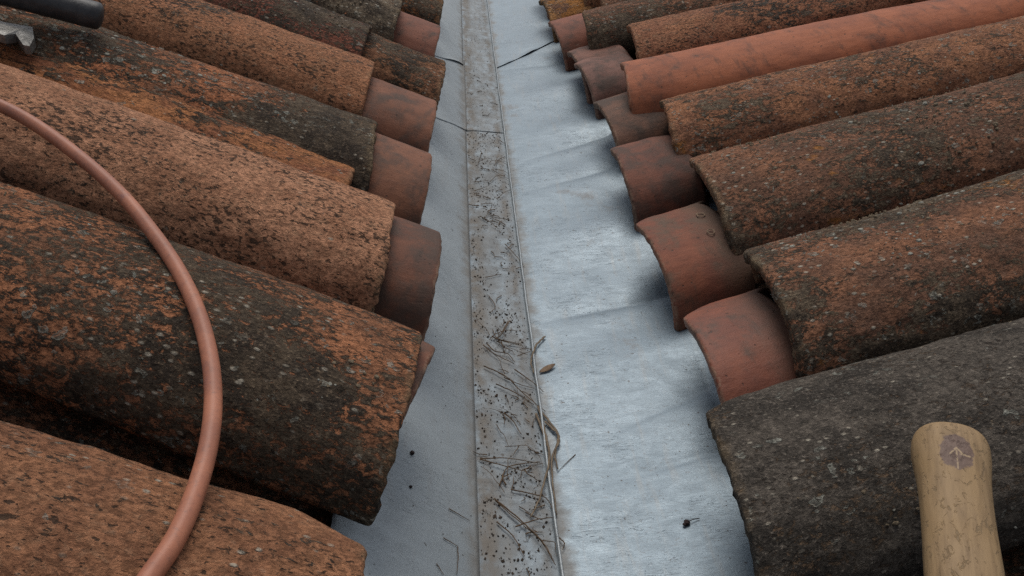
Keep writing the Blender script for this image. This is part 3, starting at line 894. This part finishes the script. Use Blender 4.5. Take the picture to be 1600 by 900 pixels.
def strand(name, pts2, r, mat, lift, sag=.002, sides=6, flat=1.0):
    pts = []
    n = len(pts2)
    for i, (x, y) in enumerate(pts2):
        e = lift * (1 + .9 * math.sin(math.pi * i / max(1, n - 1)))
        x += rnd.uniform(-.0006, .0006); y += rnd.uniform(-.0008, .0008)
        pts.append(Vector((x, y, zm(x, y) + r + e)))
    sp_ = smooth_path(pts, 7)
    base_ = sp_[0].copy()
    sp_ = [p + Vector((rnd.uniform(-1, 1), rnd.uniform(-1, 1), rnd.uniform(-.5, .5))) * r * .45 - base_ for p in sp_]
    V, F = tube(sp_, lambda u: r * (1.15 - .6 * u), sides, flat=flat)
    return link(name, mesh(name, V, F), mat, loc=base_)
for i, p in enumerate(TWIGS):
    o = strand('twig', p, rnd.uniform(.0005, .00075) if len(p) > 2 else .0005, twig_m, rnd.uniform(.0006, .0022))
    if i in TW_LAB:
        tag(o, TW_LAB[i], 'twig')
    else:
        tag_twig(o, 'twig', 'short thin dry brown twig')
for i in range(56):                       # finer crumbs of twig around the clumps
    cx, cy = rnd.choice([(-.035, .80), (-.03, .72), (-.03, .595), (-.035, .70), (-.04, 1.22), (-.03, .52), (-.035, 1.1), (-.04, .93), (-.035, 1.05), (-.04, 1.16), (-.04, 1.3), (-.03, 1.0), (-.035, .87), (-.04, 1.42), (-.035, 1.56), (-.04, 1.7)])
    x, y = cx + rnd.gauss(0, .014), cy + rnd.gauss(0, .03)
    an = rnd.uniform(0, 6.28); L = rnd.uniform(.006, .018)
    x = min(-.006, max(-.066, x))
    q = [(x, y), (x + L * .5 * math.cos(an) + rnd.gauss(0, .0015), y + L * .5 * math.sin(an)), (x + L * math.cos(an), y + L * math.sin(an))]
    tag_twig(strand('twig', q, rnd.uniform(.0004, .0006) * (1 if cy < .85 else 1.3), twig_m, .0006), 'twig', 'short thin dry brown twig')
for i in range(30):                       # long fine rootlets tangled along the trough
    y = rnd.choice([.50, .56, .60, .68, .72, .78, .82, .95, 1.05, 1.14, 1.22, 1.3]) + rnd.gauss(0, .03)
    x = rnd.uniform(-.055, -.012)
    an = rnd.choice([rnd.gauss(-.9, .5), rnd.gauss(.5, .5), rnd.gauss(1.57, .4)])
    q = [(x, y)]
    for k in range(rnd.randint(3, 5)):
        L = rnd.uniform(.006, .014)
        an += rnd.gauss(0, .38)
        x = min(-.003, max(-.067, x + L * math.cos(an))); y += L * math.sin(an)
        q.append((x, y))
    tag_twig(strand('rootlet', q, rnd.uniform(.00028, .00045) * (1 if y < .9 else 1.35), twig_m, rnd.uniform(.0008, .003)), 'rootlet', 'long fine brown rootlet')
ST_LAB = ['looped pale grass blade arching over the seam', 'grass blade crossing from the seam down into the trough', 'long sharply kinked grass blade beside the seam',
          'wavy grass blade, rightmost along the seam', 'short grass blade lying on the seam']
for p, l in zip(STRAWS, ST_LAB):
    tag(strand('straw', p, .0013, straw_m, .0016, flat=.45), l, 'straw')
WL = ['thin dark hair lying on the wide right sheet', 'fine dark strand lying straight across the left sheet', 'fine dark strand meeting a second one low on the left sheet',
      'fine dark strand running down the left sheet toward the camera', 'tiny dark strand at the lower left of the gutter']
for p, l in zip(WIRES, WL):
    tag(strand('strand', p, .0004, twig_m, .0003), l, 'strand')
# fallen leaf
V, F = [], []
for i in range(9):
    u = i / 8
    hw = .0042 * math.sin(math.pi * min(1, u * .94 + .03)) ** .8
    for k, s_ in enumerate((-1, 0, 1)):
        V.append((u * .022 - .011, s_ * hw, .0008 + (.0014 if s_ else 0) + .002 * u * u))
for i in range(8):
    for k in range(2):
        F.append((i * 3 + k, i * 3 + k + 1, i * 3 + k + 4, i * 3 + k + 3))
leaf = link('dry_leaf', mesh('dry_leaf', V, F), plain_mat('leaf_brown', (.20, .135, .085), (.13, .085, .055), scale=150))
leaf.location = (.0141, .7525, zm(.0141, .7525)); leaf.rotation_euler = (0, -.12, .5)
leaf.modifiers.new('solid', 'SOLIDIFY').thickness = .0004
tag(leaf, 'small curled brown leaf on the right sheet beside the seam', 'leaf')
# seed sprig and pebbles
def blob(name, loc, r, seed, mat, sq=.7):
    V, F = [], []
    a_, b_ = 9, 12
    for i in range(a_ + 1):
        th = math.pi * i / a_
        for k in range(b_):
            ph = 2 * math.pi * k / b_
            p = Vector((math.sin(th) * math.cos(ph), math.sin(th) * math.sin(ph), math.cos(th)))
            q = r * (1 + .45 * noise.noise(p * 1.9 + Vector((seed, 0, 0))))
            V.append((p.x * q, p.y * q, p.z * q * sq))
    for i in range(a_):
        for k in range(b_):
            k2 = (k + 1) % b_
            F.append((i * b_ + k, (i + 1) * b_ + k, (i + 1) * b_ + k2, i * b_ + k2))
    return link(name, mesh(name, V, F), mat, loc=loc)
seedm = plain_mat('seed_dark', (.035, .020, .018), (.016, .010, .010), scale=300)
x, y = .1189, .5124
sp_ = blob('seed_sprig', (x, y, zm(x, y) + .002), .0030, 3.3, seedm)
V, F = tube([Vector((0, 0, .001)), Vector((.006, .0022, .0018)), Vector((.0125, .0038, .0016))], .00045, 6)
link('stem', mesh('stem', V, F), seedm, sp_)
b2 = blob('seed_pod', (-.0025, -.002, 0), .0018, 8.1, seedm); b2.parent = sp_
tag(sp_, 'dark dried seed head with a short stem on the right sheet by the charcoal tile', 'seed head')
x, y = -.1335, .561
tag(blob('pebble', (x, y, zm(x, y) + .001), .0022, 1.7, seedm), 'dark crumb lodged against the end of the large dark tile', 'crumb')
x, y = -.133, .5201
tag(blob('pebble', (x, y, zm(x, y) + .0006), .0014, 5.2, seedm), 'tiny round black crumb alone on the left sheet', 'crumb')
# grit: nobody could count it
V, F = [], []
rg_ = np.random.default_rng(4)
def grit(x, y, s_):
    b_ = len(V)
    z_ = zm(x, y) - .0001
    an = rg_.uniform(0, 6.28)
    for k in range(4):
        a_ = an + k * 1.5708 + rg_.uniform(-.4, .4)
        q = s_ * rg_.uniform(.6, 1.3)
        V.append((x + q * math.cos(a_), y + 1.2 * q * math.sin(a_), z_))
    V.append((x + rg_.uniform(-.3, .3) * s_, y + rg_.uniform(-.3, .3) * s_, z_ + s_ * rg_.uniform(.5, 1.0)))
    for k in range(4):
        F.append((b_ + k, b_ + (k + 1) % 4, b_ + 4))
for i in range(3600):
    y = .4 + 1.9 * rg_.random() ** 1.3
    x = -.004 - .066 * rg_.random()
    if fnoise((x * 30, y * 16, 1.3), 3) + rg_.normal() * .22 < .02: continue
    grit(x, y, .0006 + .0013 * rg_.random() ** 3)
for i in range(150):
    y = .4 + 1.7 * rg_.random(); x = rg_.uniform(.004, .17)
    grit(x, y, .0004 + .0007 * rg_.random() ** 3)
for i in range(60):
    y = .42 + 1.5 * rg_.random(); x = -.075 - .06 * rg_.random()
    grit(x, y, .0003 + .0005 * rg_.random() ** 3)
tag(link('grit', mesh('grit', V, F, False), plain_mat('grit_brown', (.075, .052, .035), (.03, .022, .016), scale=90, lo=.4, hi=.6)),
    'dark brown grit and crumbs washed into the valley', 'grit', kind='stuff')

S.cycles.use_denoising = False
